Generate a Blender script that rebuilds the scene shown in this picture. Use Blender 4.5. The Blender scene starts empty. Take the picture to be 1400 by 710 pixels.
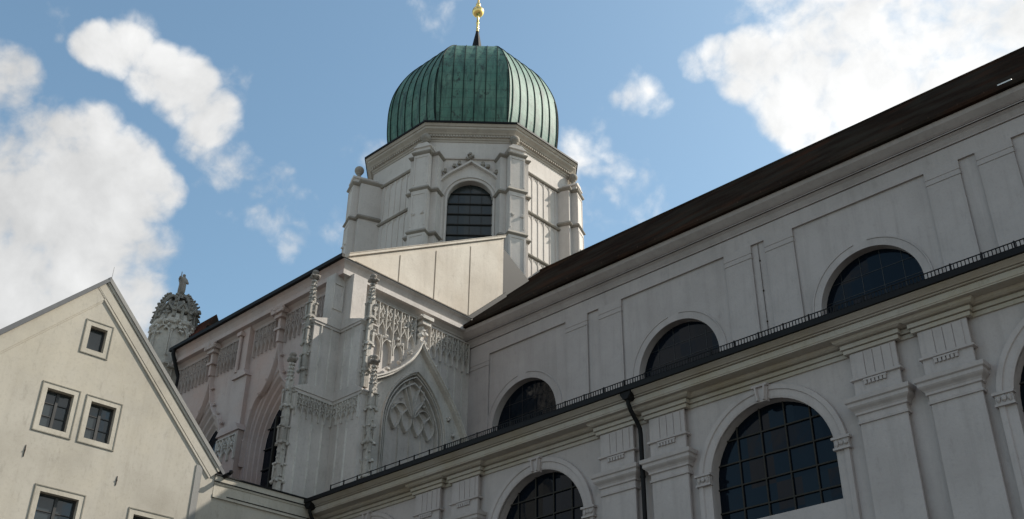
import bpy, bmesh, math, random
from mathutils import Vector, Matrix
from mathutils.geometry import tessellate_polygon
rnd = random.Random(7)
R = math.radians
scene = bpy.context.scene
COL = scene.collection

# ------------------------------------------------------------------ camera
CAM_POS = Vector((0, 0, 1.6))
PITCH, ROLL, AZ = R(30.874), R(0.747), R(-46.08)     # AZ: direction of the nave away from the viewer
c_, s_ = math.cos(PITCH), math.sin(PITCH)
fw, up, rt = Vector((0, c_, s_)), Vector((0, -s_, c_)), Vector((1, 0, 0))
RT, UP = math.cos(ROLL) * rt + math.sin(ROLL) * up, -math.sin(ROLL) * rt + math.cos(ROLL) * up
d1 = Vector((math.sin(AZ), math.cos(AZ), 0)); d2 = Vector((math.cos(AZ), -math.sin(AZ), 0))
W3 = Matrix((-d1, d2, (0, 0, 1)))
RT, UP, FW = W3 @ RT, W3 @ UP, W3 @ fw
cam_d = bpy.data.cameras.new('camera'); cam = bpy.data.objects.new('camera', cam_d); COL.objects.link(cam)
M = Matrix((RT, UP, -FW)).transposed().to_4x4(); M.translation = CAM_POS
cam.matrix_world = M
cam_d.sensor_width = 36; cam_d.lens = 2.1310 * 700 / 1400 * 36; cam_d.clip_end = 5000
scene.camera = cam
FPX = 2.1310 * 700
def ray(x, y): return (FW * FPX + RT * (x - 700) - UP * (y - 355)).normalized()

# ------------------------------------------------------------------ light
SUN_AZ, SUN_EL = R(60.0), R(40.0)                     # angle from +X towards +Y
SUN = Vector((math.cos(SUN_EL) * math.cos(SUN_AZ), math.cos(SUN_EL) * math.sin(SUN_AZ), math.sin(SUN_EL)))
ld = bpy.data.lights.new('sun', 'SUN'); ld.energy = 5.0; ld.angle = R(0.53); ld.color = (1.0, 0.94, 0.84)
lo = bpy.data.objects.new('sun', ld); COL.objects.link(lo)
lo.rotation_euler = (-SUN).to_track_quat('-Z', 'Y').to_euler(); lo.location = (20, 60, 80)
scene.view_settings.view_transform = 'Standard'; scene.view_settings.look = 'None'
scene.view_settings.exposure = 0.38; scene.view_settings.gamma = 1.0
scene.view_settings.use_curve_mapping = False

SKY_STRENGTH = 0.147
CLOUD_LEVEL = 4.5
# (direction through which the cloud stands, angular radius in degrees, density)
CLOUDS = [(-45, 205, 4.4, 1.5), (38, 280, 3.9, 1.5), (104, 222, 2.7, 1.5), (150, 245, 2.5, 1.5), (200, 262, 1.75, 1.4), (60, 370, 5.6, 1.6), (140, 345, 3.0, 1.4), (2, 110, 1.9, 1.4), (-15, 160, 2.5, 1.5), (22, 178, 1.7, 1.4),
          (-90, 330, 7, 1.5), (205, 400, 2.0, .62),
          (132, 62, 1.2, 1.15), (172, 72, 1.4, 1.3), (212, 102, 1.5, 1.4), (252, 124, 1.75, 1.4), (288, 162, 1.6, 1.35), (185, 52, .9, .6), (296, 200, 1.4, .95), (325, 128, 1.5, .55),
          (355, 145, 2.0, .5), (318, 235, 1.5, .82), (345, 252, 1.3, .7), (378, 272, 1.5, .9), (385, 295, 1.6, .8), (440, 292, 1.7, .58), (395, 160, 1.2, .42),
          (492, 238, 1.6, .85), (470, 275, 1.4, .6),
          (985, 80, 1.2, 1.15), (955, 84, .8, .95), (1035, 92, 2.1, 1.4), (1095, 115, 2.9, 1.5), (1110, 165, 1.9, 1.2), (1180, 80, 4.0, 1.5), (1260, 110, 4.2, 1.5),
          (1370, 15, 3.2, 1.4), (1200, 20, 3.2, 1.2), (1045, 2, 1.7, .66), (1420, 120, 5, 1.5), (1320, 65, 2.0, .75),
          (880, 138, 1.0, .8), (868, 130, 1.0, .6), (815, 222, 1.9, .64), (838, 250, 1.9, .52), (592, 3, 1.3, .24), (85, 18, 1.1, .42)]

world = bpy.data.worlds.new('World'); scene.world = world; world.use_nodes = True
wn, wl = world.node_tree.nodes, world.node_tree.links
wn.clear()
def wnode(t, **k):
    n = wn.new(t)
    for a, b in k.items(): setattr(n, a, b)
    return n
out = wnode('ShaderNodeOutputWorld'); bg = wnode('ShaderNodeBackground'); bg.inputs['Strength'].default_value = SKY_STRENGTH
sky = wnode('ShaderNodeTexSky', sky_type='NISHITA', sun_disc=False, sun_elevation=SUN_EL, sun_rotation=math.pi / 2 - SUN_AZ,
            altitude=300, air_density=1.0, dust_density=1.6, ozone_density=1.6)
tc = wnode('ShaderNodeTexCoord')
def vmath(op, a, b=None):
    n = wnode('ShaderNodeVectorMath', operation=op)
    wl.new(a, n.inputs[0])
    if b is not None:
        if isinstance(b, (tuple, Vector)): n.inputs[1].default_value = b
        else: wl.new(b, n.inputs[1])
    return n
def fmath(op, a, b=None, clamp=False):
    n = wnode('ShaderNodeMath', operation=op, use_clamp=clamp)
    for i, v in enumerate((a, b)):
        if v is None: continue
        if isinstance(v, (int, float)): n.inputs[i].default_value = v
        else: wl.new(v, n.inputs[i])
    return n.outputs[0]
dirv = vmath('NORMALIZE', tc.outputs['Generated']).outputs['Vector']
nz1 = wnode('ShaderNodeTexNoise', noise_dimensions='3D'); nz1.inputs['Scale'].default_value = 17; nz1.inputs['Detail'].default_value = 10; nz1.inputs['Roughness'].default_value = .6
nz2 = wnode('ShaderNodeTexNoise', noise_dimensions='3D'); nz2.inputs['Scale'].default_value = 8; nz2.inputs['Detail'].default_value = 4
wl.new(dirv, nz2.inputs['Vector'])
warp = vmath('SCALE', vmath('SUBTRACT', nz2.outputs['Color'], (.5, .5, .5)).outputs['Vector']); warp.inputs['Scale'].default_value = .045
dirw = vmath('ADD', dirv, warp.outputs['Vector']).outputs['Vector']
wl.new(dirw, nz1.inputs['Vector'])
acc = None
for (px, py, deg, dens) in CLOUDS:
    dp = vmath('DOT_PRODUCT', dirv, ray(px, py)).outputs['Value']
    m = wnode('ShaderNodeMapRange', interpolation_type='SMOOTHSTEP')
    wl.new(dp, m.inputs['Value'])
    m.inputs['From Min'].default_value = math.cos(R(deg * (1.42 if dens > 1 else 1.9))); m.inputs['From Max'].default_value = math.cos(R(deg * (.48 if dens > 1 else .15)))
    m.inputs['To Min'].default_value = 0; m.inputs['To Max'].default_value = dens
    acc = m.outputs['Result'] if acc is None else fmath('MAXIMUM', acc, m.outputs['Result'])
nz3 = wnode('ShaderNodeTexNoise'); nz3.inputs['Scale'].default_value = 2.2; nz3.inputs['Detail'].default_value = 2
wl.new(dirv, nz3.inputs['Vector'])
away = wnode('ShaderNodeMapRange'); wl.new(vmath('DOT_PRODUCT', dirv, FW).outputs['Value'], away.inputs['Value'])
away.inputs['From Min'].default_value = .70; away.inputs['From Max'].default_value = .50
loose = wnode('ShaderNodeMapRange'); wl.new(nz3.outputs['Fac'], loose.inputs['Value'])
loose.inputs['From Min'].default_value = .46; loose.inputs['From Max'].default_value = .60
acc = fmath('MAXIMUM', acc, fmath('MULTIPLY', fmath('MULTIPLY', loose.outputs['Result'], away.outputs['Result']), 1.5))  # extra clouds added out of view to whiten the light on shaded walls
vor = wnode('ShaderNodeTexVoronoi', voronoi_dimensions='3D', feature='F1'); vor.inputs['Scale'].default_value = 26; vor.inputs['Detail'].default_value = 2
vor.inputs['Roughness'].default_value = .6; wl.new(dirw, vor.inputs['Vector'])
nn = fmath('MULTIPLY', fmath('SUBTRACT', nz1.outputs['Fac'], .5), 2.2)
nn = fmath('ADD', nn, fmath('MULTIPLY', fmath('SUBTRACT', .45, vor.outputs['Distance']), .5))
nn = fmath('ADD', nn, fmath('MULTIPLY', fmath('SUBTRACT', nz2.outputs['Fac'], .5), 1.5))
dens = fmath('ADD', acc, nn)
mask = wnode('ShaderNodeMapRange', interpolation_type='SMOOTHSTEP'); wl.new(dens, mask.inputs['Value'])
mask.inputs['From Min'].default_value = .2; mask.inputs['From Max'].default_value = 1.15
thin = wnode('ShaderNodeMapRange'); wl.new(acc, thin.inputs['Value']); thin.inputs['From Max'].default_value = .25
maskv = fmath('MULTIPLY', mask.outputs['Result'], thin.outputs['Result'])
maskv = fmath('MULTIPLY', maskv, .94)
# clouds are brighter towards the sun and a little grey where thick
cb = wnode('ShaderNodeMapRange'); wl.new(vmath('DOT_PRODUCT', dirv, SUN).outputs['Value'], cb.inputs['Value'])
cb.inputs['From Min'].default_value = -.1; cb.inputs['From Max'].default_value = .8; cb.inputs['To Min'].default_value = CLOUD_LEVEL * .8; cb.inputs['To Max'].default_value = CLOUD_LEVEL * 1.3
gr = wnode('ShaderNodeMapRange'); wl.new(nz2.outputs['Fac'], gr.inputs['Value'])
gr.inputs['From Min'].default_value = .3; gr.inputs['From Max'].default_value = .7; gr.inputs['To Min'].default_value = .8; gr.inputs['To Max'].default_value = 1.04
cl = wnode('ShaderNodeCombineColor')
nzs = wnode('ShaderNodeTexNoise', noise_dimensions='3D'); nzs.inputs['Scale'].default_value = 17; nzs.inputs['Detail'].default_value = 5; nzs.inputs['Roughness'].default_value = .6
wl.new(vmath('ADD', dirw, tuple(SUN * .022)).outputs['Vector'], nzs.inputs['Vector'])
relief = fmath('ADD', fmath('MULTIPLY', fmath('SUBTRACT', nz1.outputs['Fac'], nzs.outputs['Fac']), .5), 1.0)
lv = fmath('MULTIPLY', fmath('MULTIPLY', cb.outputs['Result'], gr.outputs['Result']), relief)
wl.new(lv, cl.inputs[0]); wl.new(fmath('MULTIPLY', lv, .995), cl.inputs[1]); wl.new(fmath('MULTIPLY', lv, .98), cl.inputs[2])
mix = wnode('ShaderNodeMix', data_type='RGBA'); wl.new(maskv, mix.inputs['Factor'])
tint = vmath('MULTIPLY', sky.outputs['Color'], (1.04, 1.14, 1.0))
wl.new(tint.outputs['Vector'], mix.inputs['A']); wl.new(cl.outputs['Color'], mix.inputs['B'])
wl.new(mix.outputs['Result'], bg.inputs['Color']); wl.new(bg.outputs['Background'], out.inputs['Surface'])

# ------------------------------------------------------------------ materials
def new_mat(name):
    m = bpy.data.materials.new(name); m.use_nodes = True
    return m, m.node_tree.nodes, m.node_tree.links, m.node_tree.nodes['Principled BSDF']
def plaster(name, col, stain=(.30, .28, .25), amt=.35, warm=None, warm_amt=0.0, streak=.5, rough=.9, bump=.25, stain2=None):
    m, n, l, b = new_mat(name)
    t = n.new('ShaderNodeTexCoord')
    def noise(scale, detail, vec=(1, 1, 1), rough_=.6):
        mp = n.new('ShaderNodeMapping'); mp.inputs['Scale'].default_value = vec; l.new(t.outputs['Object'], mp.inputs['Vector'])
        z = n.new('ShaderNodeTexNoise'); z.inputs['Scale'].default_value = scale; z.inputs['Detail'].default_value = detail; z.inputs['Roughness'].default_value = rough_
        l.new(mp.outputs['Vector'], z.inputs['Vector']); return z.outputs['Fac']
    def ramp(f, a, b2):
        r = n.new('ShaderNodeMapRange'); l.new(f, r.inputs['Value']); r.inputs['From Min'].default_value = a; r.inputs['From Max'].default_value = b2; return r.outputs['Result']
    def mul(f, k):
        q = n.new('ShaderNodeMath'); q.operation = 'MULTIPLY'; l.new(f, q.inputs[0])
        if isinstance(k, float): q.inputs[1].default_value = k
        else: l.new(k, q.inputs[1])
        return q.outputs[0]
    def mixc(f, a, b2, mode='MIX'):
        q = n.new('ShaderNodeMix'); q.data_type = 'RGBA'; q.blend_type = mode; l.new(f, q.inputs['Factor'])
        for s, v in (('A', a), ('B', b2)):
            if isinstance(v, tuple): q.inputs[s].default_value = (*v, 1)
            else: l.new(v, q.inputs[s])
        return q.outputs['Result']
    cc = mixc(mul(ramp(noise(.45, 6), .42, .72), amt), col, stain)
    cc = mixc(mul(ramp(noise(1.1, 8, (2.2, 2.2, .16), .68), .5, .78), streak * amt * 1.6), cc, stain)
    if warm: cc = mixc(mul(ramp(noise(.3, 5), .44, .66), warm_amt), cc, warm)
    cc = mixc(mul(ramp(noise(9, 4), .52, .78), amt * .7), cc, stain)
    cc = mixc(mul(ramp(noise(2.2, 9, (1.6, 1.6, .5), .75), .56, .66), amt * .45), cc, tuple(c * .62 for c in stain))
    cc = mixc(mul(ramp(noise(30, 3), .5, .8), amt * .5), cc, tuple(min(.8, c * 1.12) for c in col))
    if stain2: cc = mixc(mul(ramp(noise(3.2, 9, (1, 1, .35), .7), .58, .72), .8), cc, stain2)
    l.new(cc, b.inputs['Base Color']); b.inputs['Roughness'].default_value = rough; b.inputs['Specular IOR Level'].default_value = .25
    bp = n.new('ShaderNodeBump'); bp.inputs['Strength'].default_value = bump; bp.inputs['Distance'].default_value = .03
    ad = n.new('ShaderNodeMath'); ad.operation = 'ADD'; l.new(noise(14, 6), ad.inputs[0]); l.new(noise(2.3, 5), ad.inputs[1])
    l.new(ad.outputs[0], bp.inputs['Height']); l.new(bp.outputs['Normal'], b.inputs['Normal'])
    return m
M_white = plaster('white_limewash', (.42, .377, .366), (.265, .238, .226), .42, streak=.8)
M_cornice = plaster('weathered_cornice', (.405, .37, .33), (.25, .20, .14), .45, (.33, .27, .165), .5)
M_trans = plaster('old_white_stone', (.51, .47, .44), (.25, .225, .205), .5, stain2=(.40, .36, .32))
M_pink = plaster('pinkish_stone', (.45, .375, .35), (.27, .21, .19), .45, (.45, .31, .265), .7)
M_pinkrel = plaster('pinkish_carving', (.46, .405, .38), (.20, .165, .15), .6, (.40, .30, .26), .5, bump=.4, stain2=(.24, .20, .18))
M_relief = plaster('carved_stone', (.56, .53, .49), (.22, .20, .18), .6, bump=.5, stain2=(.30, .27, .24))
M_dark = plaster('weathered_dark_stone', (.30, .27, .24), (.09, .08, .075), .8, bump=.6)
M_turret = plaster('weathered_turret_stone', (.48, .445, .40), (.17, .15, .13), .6, bump=.5)
M_gable = plaster('cream_gable_plaster', (.545, .495, .43), (.36, .31, .26), .6, (.47, .41, .34), .8)
M_tower = plaster('tower_limewash', (.56, .515, .48), (.35, .31, .28), .45, stain2=(.55, .51, .46))
M_house = plaster('cream_house_plaster', (.435, .40, .345), (.30, .27, .225), .65, (.47, .42, .335), .6, bump=.07)
M_trim = plaster('pale_house_trim', (.465, .425, .36), (.28, .25, .20), .6)
M_greyband = plaster('grey_zinc_band', (.27, .26, .245), (.20, .19, .18), .4)
M_ground = plaster('stone_paving', (.17, .16, .148), (.11, .105, .095), .5)
def simple(name, col, rough=.5, metal=0.0, spec=.5, nscale=6, namt=.35, dark=None, bump=.1):
    m, n, l, b = new_mat(name)
    t = n.new('ShaderNodeTexCoord'); z = n.new('ShaderNodeTexNoise'); z.inputs['Scale'].default_value = nscale; z.inputs['Detail'].default_value = 6
    l.new(t.outputs['Object'], z.inputs['Vector'])
    q = n.new('ShaderNodeMix'); q.data_type = 'RGBA'; q.inputs['A'].default_value = (*col, 1); q.inputs['B'].default_value = (*(dark or tuple(c * (1 - namt) for c in col)), 1)
    l.new(z.outputs['Fac'], q.inputs['Factor']); l.new(q.outputs['Result'], b.inputs['Base Color'])
    b.inputs['Roughness'].default_value = rough; b.inputs['Metallic'].default_value = metal; b.inputs['Specular IOR Level'].default_value = spec
    bp = n.new('ShaderNodeBump'); bp.inputs['Strength'].default_value = bump; bp.inputs['Distance'].default_value = .02
    l.new(z.outputs['Fac'], bp.inputs['Height']); l.new(bp.outputs['Normal'], b.inputs['Normal'])
    return m
M_metal = simple('dark_sheet_metal', (.010, .010, .011), .6, spec=.15)
M_lead = simple('leaded_bars', (.045, .042, .038), .7, spec=.1)
M_frame = simple('dark_window_timber', (.025, .022, .02), .5)
M_iron = simple('rusty_iron', (.05, .035, .028), 1.0, spec=0.0)
M_gold = simple('gilded_copper', (.95, .68, .25), .28, 1.0, namt=.15)
M_zinc = simple('grey_roof_metal', (.10, .10, .105), .5)
def glass(name, col, rough=.08, wob=.12, scale=3.0, ior=1.5, pane=.8, tilt=.07):
    m, n, l, b = new_mat(name)
    b.inputs['Base Color'].default_value = (*col, 1); b.inputs['Roughness'].default_value = rough; b.inputs['IOR'].default_value = ior
    t = n.new('ShaderNodeTexCoord'); z = n.new('ShaderNodeTexNoise'); z.inputs['Scale'].default_value = scale; z.inputs['Detail'].default_value = 2
    l.new(t.outputs['Object'], z.inputs['Vector'])
    bp = n.new('ShaderNodeBump'); bp.inputs['Strength'].default_value = wob; bp.inputs['Distance'].default_value = .05
    l.new(z.outputs['Fac'], bp.inputs['Height'])
    def vm(op, x, y=None):
        q = n.new('ShaderNodeVectorMath'); q.operation = op; l.new(x, q.inputs[0])
        if y is not None:
            if isinstance(y, tuple): q.inputs[1].default_value = y
            else: l.new(y, q.inputs[1])
        return q.outputs['Vector']
    cell = vm('FLOOR', vm('MULTIPLY', t.outputs['Object'], (1 / pane, 1 / pane, 1 / pane)))
    wnz = n.new('ShaderNodeTexWhiteNoise'); wnz.noise_dimensions = '3D'; l.new(cell, wnz.inputs['Vector'])
    tl = vm('MULTIPLY', vm('SUBTRACT', wnz.outputs['Color'], (.5, .5, .5)), (tilt, tilt, tilt))
    l.new(vm('NORMALIZE', vm('ADD', bp.outputs['Normal'], tl)), b.inputs['Normal'])
    return m
M_glass = glass('church_glass', (.003, .006, .011), .05, .06, 2.0, 1.27)
M_glass_house = glass('house_glass', (.035, .045, .05), .03, .05, 2.0)
M_glass_tower = glass('tower_louvre_glass', (.022, .03, .032), .25)
def roof_tiles(name, c1, c2, spec=0.0):
    m, n, l, b = new_mat(name)
    t = n.new('ShaderNodeTexCoord')
    br = n.new('ShaderNodeTexBrick'); br.inputs['Scale'].default_value = 1; br.inputs['Brick Width'].default_value = .2; br.inputs['Row Height'].default_value = .16
    br.inputs['Mortar Size'].default_value = .012; br.inputs['Color1'].default_value = (*c1, 1); br.inputs['Color2'].default_value = (*c2, 1); br.inputs['Mortar'].default_value = (.015, .012, .01, 1)
    mp = n.new('ShaderNodeMapping'); mp.inputs['Rotation'].default_value = (R(90), 0, 0)
    l.new(t.outputs['Object'], mp.inputs['Vector']); l.new(mp.outputs['Vector'], br.inputs['Vector'])
    z = n.new('ShaderNodeTexNoise'); z.inputs['Scale'].default_value = .5; z.inputs['Detail'].default_value = 7; l.new(t.outputs['Object'], z.inputs['Vector'])
    q = n.new('ShaderNodeMix'); q.data_type = 'RGBA'; q.inputs['B'].default_value = (.03, .025, .02, 1)
    r = n.new('ShaderNodeMapRange'); l.new(z.outputs['Fac'], r.inputs['Value']); r.inputs['From Min'].default_value = .42; r.inputs['From Max'].default_value = .68
    q2 = n.new('ShaderNodeMix'); q2.data_type = 'RGBA'; q2.inputs['B'].default_value = (c1[0] * 1.7, c1[1] * 1.35, c1[2] * 1.2, 1)
    z2 = n.new('ShaderNodeTexNoise'); z2.inputs['Scale'].default_value = .35; z2.inputs['Detail'].default_value = 5; l.new(t.outputs['Object'], z2.inputs['Vector'])
    r2 = n.new('ShaderNodeMapRange'); l.new(z2.outputs['Fac'], r2.inputs['Value']); r2.inputs['From Min'].default_value = .5; r2.inputs['From Max'].default_value = .68
    l.new(r2.outputs['Result'], q2.inputs['Factor']); l.new(br.outputs['Color'], q2.inputs['A'])
    l.new(r.outputs['Result'], q.inputs['Factor']); l.new(q2.outputs['Result'], q.inputs['A'])
    l.new(q.outputs['Result'], b.inputs['Base Color']); b.inputs['Roughness'].default_value = 1.0; b.inputs['Specular IOR Level'].default_value = 0.0
    bp = n.new('ShaderNodeBump'); bp.inputs['Strength'].default_value = .5; bp.inputs['Distance'].default_value = .03
    l.new(br.outputs['Fac'], bp.inputs['Height']); bp.invert = True; l.new(bp.outputs['Normal'], b.inputs['Normal'])
    return m
M_tiles = roof_tiles('brown_roof_tiles', (.024, .0155, .0115), (.017, .0115, .0095))
M_redtiles = roof_tiles('red_roof_tiles', (.13, .048, .034), (.09, .036, .027))
def copper():
    m, n, l, b = new_mat('verdigris_copper')
    t = n.new('ShaderNodeTexCoord')
    def noise(s, d, vec=(1, 1, 1), r=.6):
        mp = n.new('ShaderNodeMapping'); mp.inputs['Scale'].default_value = vec; l.new(t.outputs['Object'], mp.inputs['Vector'])
        z = n.new('ShaderNodeTexNoise'); z.inputs['Scale'].default_value = s; z.inputs['Detail'].default_value = d; z.inputs['Roughness'].default_value = r
        l.new(mp.outputs['Vector'], z.inputs['Vector']); return z.outputs['Fac']
    def rng(f, a, b2, k=1.0):
        r = n.new('ShaderNodeMapRange'); l.new(f, r.inputs['Value']); r.inputs['From Min'].default_value = a; r.inputs['From Max'].default_value = b2; r.inputs['To Max'].default_value = k; return r.outputs['Result']
    def mixc(f, a, c):
        q = n.new('ShaderNodeMix'); q.data_type = 'RGBA'; l.new(f, q.inputs['Factor'])
        if isinstance(a, tuple): q.inputs['A'].default_value = (*a, 1)
        else: l.new(a, q.inputs['A'])
        q.inputs['B'].default_value = (*c, 1); return q.outputs['Result']
    col = mixc(rng(noise(.8, 6), .35, .7), (.048, .145, .107), (.105, .205, .152))
    col = mixc(rng(noise(1.6, 7, (1.5, 1.5, .25), .7), .46, .64, .85), col, (.02, .052, .043))
    col = mixc(rng(noise(2.6, 8, (1, 1, .6), .72), .56, .64, .9), col, (.014, .02, .017))
    col = mixc(rng(noise(2.0, 6, (2.5, 2.5, .12), .65), .58, .76, .55), col, (.26, .36, .28))
    wv = n.new('ShaderNodeTexWave'); wv.bands_direction = 'Z'; wv.inputs['Scale'].default_value = .42; wv.inputs['Distortion'].default_value = 1.6; wv.inputs['Detail'].default_value = 1
    l.new(t.outputs['Object'], wv.inputs['Vector'])
    col = mixc(rng(wv.outputs['Fac'], .94, 1.0, .5), col, (.035, .08, .065))
    l.new(col, b.inputs['Base Color']); b.inputs['Roughness'].default_value = .62; b.inputs['Specular IOR Level'].default_value = .45
    bp = n.new('ShaderNodeBump'); bp.inputs['Strength'].default_value = .35; bp.inputs['Distance'].default_value = .06
    l.new(noise(1.4, 4), bp.inputs['Height']); l.new(bp.outputs['Normal'], b.inputs['Normal'])
    return m
M_copper = copper()
M_seam = simple('dark_copper_seam', (.012, .022, .019), .7, spec=.15)
M_tcorn = plaster('tower_cornice_stone', (.42, .375, .325), (.24, .205, .17), .5)
M_string = plaster('weathered_string_course', (.30, .27, .235), (.14, .12, .10), .6)
M_pin = plaster('weathered_pinnacle_stone', (.46, .43, .39), (.14, .125, .11), .75, bump=.6, stain2=(.20, .18, .16))
M_glint = simple('white_glint_sheet', (.75, .75, .74), .35, 0.0, namt=.1)  # white colour stands in for sky glint on the skylight
M_grime = plaster('grimy_trim', (.26, .24, .20), (.13, .12, .10), .6)
M_crown = plaster('sooty_openwork_stone', (.27, .25, .22), (.08, .072, .064), .8, bump=.6)

# ------------------------------------------------------------------ mesh builder
ICO = bmesh.new(); bmesh.ops.create_icosphere(ICO, subdivisions=1, radius=1)
ICO_V = [v.co.copy() for v in ICO.verts]; ICO.verts.index_update(); ICO_F = [[v.index for v in f.verts] for f in ICO.faces]
def flat(u, v, w): return (u, v, w)
def face_mx(X): return lambda u, v, w: (X + w, u, v)            # wall facing +X: u = Y
def face_my(Y): return lambda u, v, w: (u, Y - w, v)            # wall facing -Y: u = X
class MB:
    def __init__(s): s.v, s.f, s.m, s.sm = [], [], [], []
    def add(s, vs, fs, mi=0, smooth=False):
        b = len(s.v); s.v += [tuple(p) for p in vs]
        for f in fs: s.f.append([b + i for i in f]); s.m.append(mi); s.sm.append(smooth)
    def box(s, lo, hi, fr=flat, mi=0):
        (a, b, c), (d, e, f) = lo, hi
        vs = [fr(*p) for p in ((a, b, c), (d, b, c), (d, e, c), (a, e, c), (a, b, f), (d, b, f), (d, e, f), (a, e, f))]
        s.add(vs, [(3, 2, 1, 0), (4, 5, 6, 7), (0, 1, 5, 4), (1, 2, 6, 5), (2, 3, 7, 6), (3, 0, 4, 7)], mi)
    def prism(s, poly, w0, w1, fr=flat, mi=0, back=True):
        n = len(poly); vs = [fr(u, v, w0) for u, v in poly] + [fr(u, v, w1) for u, v in poly]
        tri = tessellate_polygon([[Vector((u, v, 0)) for u, v in poly]])
        fs = [tuple(n + i for i in t) for t in tri]
        if back: fs += [tuple(reversed(t)) for t in tri]
        fs += [(i, (i + 1) % n, n + (i + 1) % n, n + i) for i in range(n)]
        s.add(vs, fs, mi)
    def wall(s, outer, holes, depth, fr, mi=0):
        """front face with openings at w=0, reveals running back to -depth, outer rim too"""
        loops = [outer] + holes
        pts = [p for lp in loops for p in lp]
        tri = tessellate_polygon([[Vector((u, v, 0)) for u, v in lp] for lp in loops])
        s.add([fr(u, v, 0) for u, v in pts], [tuple(t) for t in tri], mi)
        for lp in loops:
            n = len(lp)
            s.add([fr(u, v, 0) for u, v in lp] + [fr(u, v, -depth) for u, v in lp], [(i, (i + 1) % n, n + (i + 1) % n, n + i) for i in range(n)], mi)
    def sweep(s, path, prof, fr=flat, closed=False, mi=0, cap=True, smooth=False):
        """profile (offset to the left of the path, height w) carried along a 2-D path with mitred corners"""
        n = len(path); P = [Vector(p) for p in path]; vs = []
        for i in range(n):
            a = P[i] - P[i - 1] if (i > 0 or closed) else None
            b = P[(i + 1) % n] - P[i] if (i < n - 1 or closed) else None
            na = Vector((-a.y, a.x)).normalized() if a is not None else None
            nb = Vector((-b.y, b.x)).normalized() if b is not None else None
            if na is None: nn = nb
            elif nb is None: nn = na
            else: nn = (na + nb) / max(.25, 1 + na.dot(nb))
            for o, w in prof: q = P[i] + nn * o; vs.append(fr(q.x, q.y, w))
        k = len(prof); fs = []
        for i in range(n if closed else n - 1):
            j = (i + 1) % n
            for t in range(k - 1): fs.append((i * k + t, i * k + t + 1, j * k + t + 1, j * k + t))
        if isinstance(mi, list):
            for q, mm in enumerate(mi): s.add(vs, fs[q * (k - 1):(q + 1) * (k - 1)], mm, smooth)
            mi = mi[0]
        else: s.add(vs, fs, mi, smooth)
        if cap and not closed:
            tri = tessellate_polygon([[Vector((o, w, 0)) for o, w in prof]])
            s.add(vs[:k], [tuple(t) for t in tri], mi); s.add(vs[-k:], [tuple(t) for t in tri], mi)
    def rib(s, path, wd, dp, fr, top=.45, w0=0.0, mi=0):
        h = wd / 2
        s.sweep(path, [(-h, w0), (-h * top, w0 + dp), (h * top, w0 + dp), (h, w0)], fr, mi=mi)
    def tube(s, pts, r, n=8, mi=0, smooth=True):
        pts = [Vector(p) for p in pts]; rs = r if isinstance(r, list) else [r] * len(pts); vs = []
        x = None
        for i, p in enumerate(pts):
            d = (pts[min(i + 1, len(pts) - 1)] - pts[max(i - 1, 0)]).normalized()
            if x is None: x = d.orthogonal().normalized()
            x = (x - d * x.dot(d)).normalized(); y = d.cross(x)
            for k in range(n): a = 2 * math.pi * k / n; vs.append(p + (x * math.cos(a) + y * math.sin(a)) * rs[i])
        fs = [(i * n + k, i * n + (k + 1) % n, (i + 1) * n + (k + 1) % n, (i + 1) * n + k) for i in range(len(pts) - 1) for k in range(n)]
        s.add(vs, fs, mi, smooth)
        s.add(vs[:n], [tuple(range(n))], mi); s.add(vs[-n:], [tuple(range(n))], mi)
    def lathe(s, c, prof, n=16, a0=0.0, mi=0, smooth=True):
        vs = []
        for r, z in prof:
            for k in range(n): a = a0 + 2 * math.pi * k / n; vs.append((c[0] + r * math.cos(a), c[1] + r * math.sin(a), c[2] + z))
        fs = [(i * n + k, i * n + (k + 1) % n, (i + 1) * n + (k + 1) % n, (i + 1) * n + k) for i in range(len(prof) - 1) for k in range(n)]
        s.add(vs, fs, mi, smooth)
    def blob(s, c, r, jit=.3, mi=0):
        sc = (r if isinstance(r, tuple) else (r, r, r))
        s.add([(c[0] + v.x * sc[0] * (1 + rnd.uniform(-jit, jit)), c[1] + v.y * sc[1] * (1 + rnd.uniform(-jit, jit)), c[2] + v.z * sc[2] * (1 + rnd.uniform(-jit, jit))) for v in ICO_V], ICO_F, mi)
    def build(s, name, mat, parent=None, origin=None):
        o0 = Vector(origin) if origin is not None else (Vector(parent['base']) if parent is not None else Vector((0, 0, 0)))
        me = bpy.data.meshes.new(name); me.from_pydata([tuple(Vector(p) - o0) for p in s.v], [], s.f)
        for mt in (mat if isinstance(mat, list) else [mat]): me.materials.append(mt)
        for p, mi, sm in zip(me.polygons, s.m, s.sm): p.material_index = mi; p.use_smooth = sm
        bm = bmesh.new(); bm.from_mesh(me); bmesh.ops.recalc_face_normals(bm, faces=bm.faces[:]); bm.to_mesh(me); bm.free()
        ob = bpy.data.objects.new(name, me); COL.objects.link(ob)
        if parent is not None:
            ob.parent = parent; ob['base'] = list(o0)
        else: ob.location = o0
        return ob
def thing(name, loc, label, cat, group=None):
    o = bpy.data.objects.new(name, None); COL.objects.link(o); o.location = loc; o.empty_display_size = .5
    o['base'] = list(loc); o['label'] = label; o['category'] = cat
    if group: o['group'] = group
    return o
def dup(o, dx=0, dy=0, dz=0):
    """a part shifted to its next place, with its sub-parts"""
    c = o.copy(); COL.objects.link(c); c.location = Vector(o.location) + Vector((dx, dy, dz))
    for ch in list(o.children):
        d = ch.copy(); COL.objects.link(d); d.parent = c
    return c
def dup_rot(o, ang):
    c = o.copy(); COL.objects.link(c); c.rotation_euler = (0, 0, o.rotation_euler.z + ang)
    for ch in list(o.children):
        d = ch.copy(); COL.objects.link(d); d.parent = c
    return c
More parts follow.
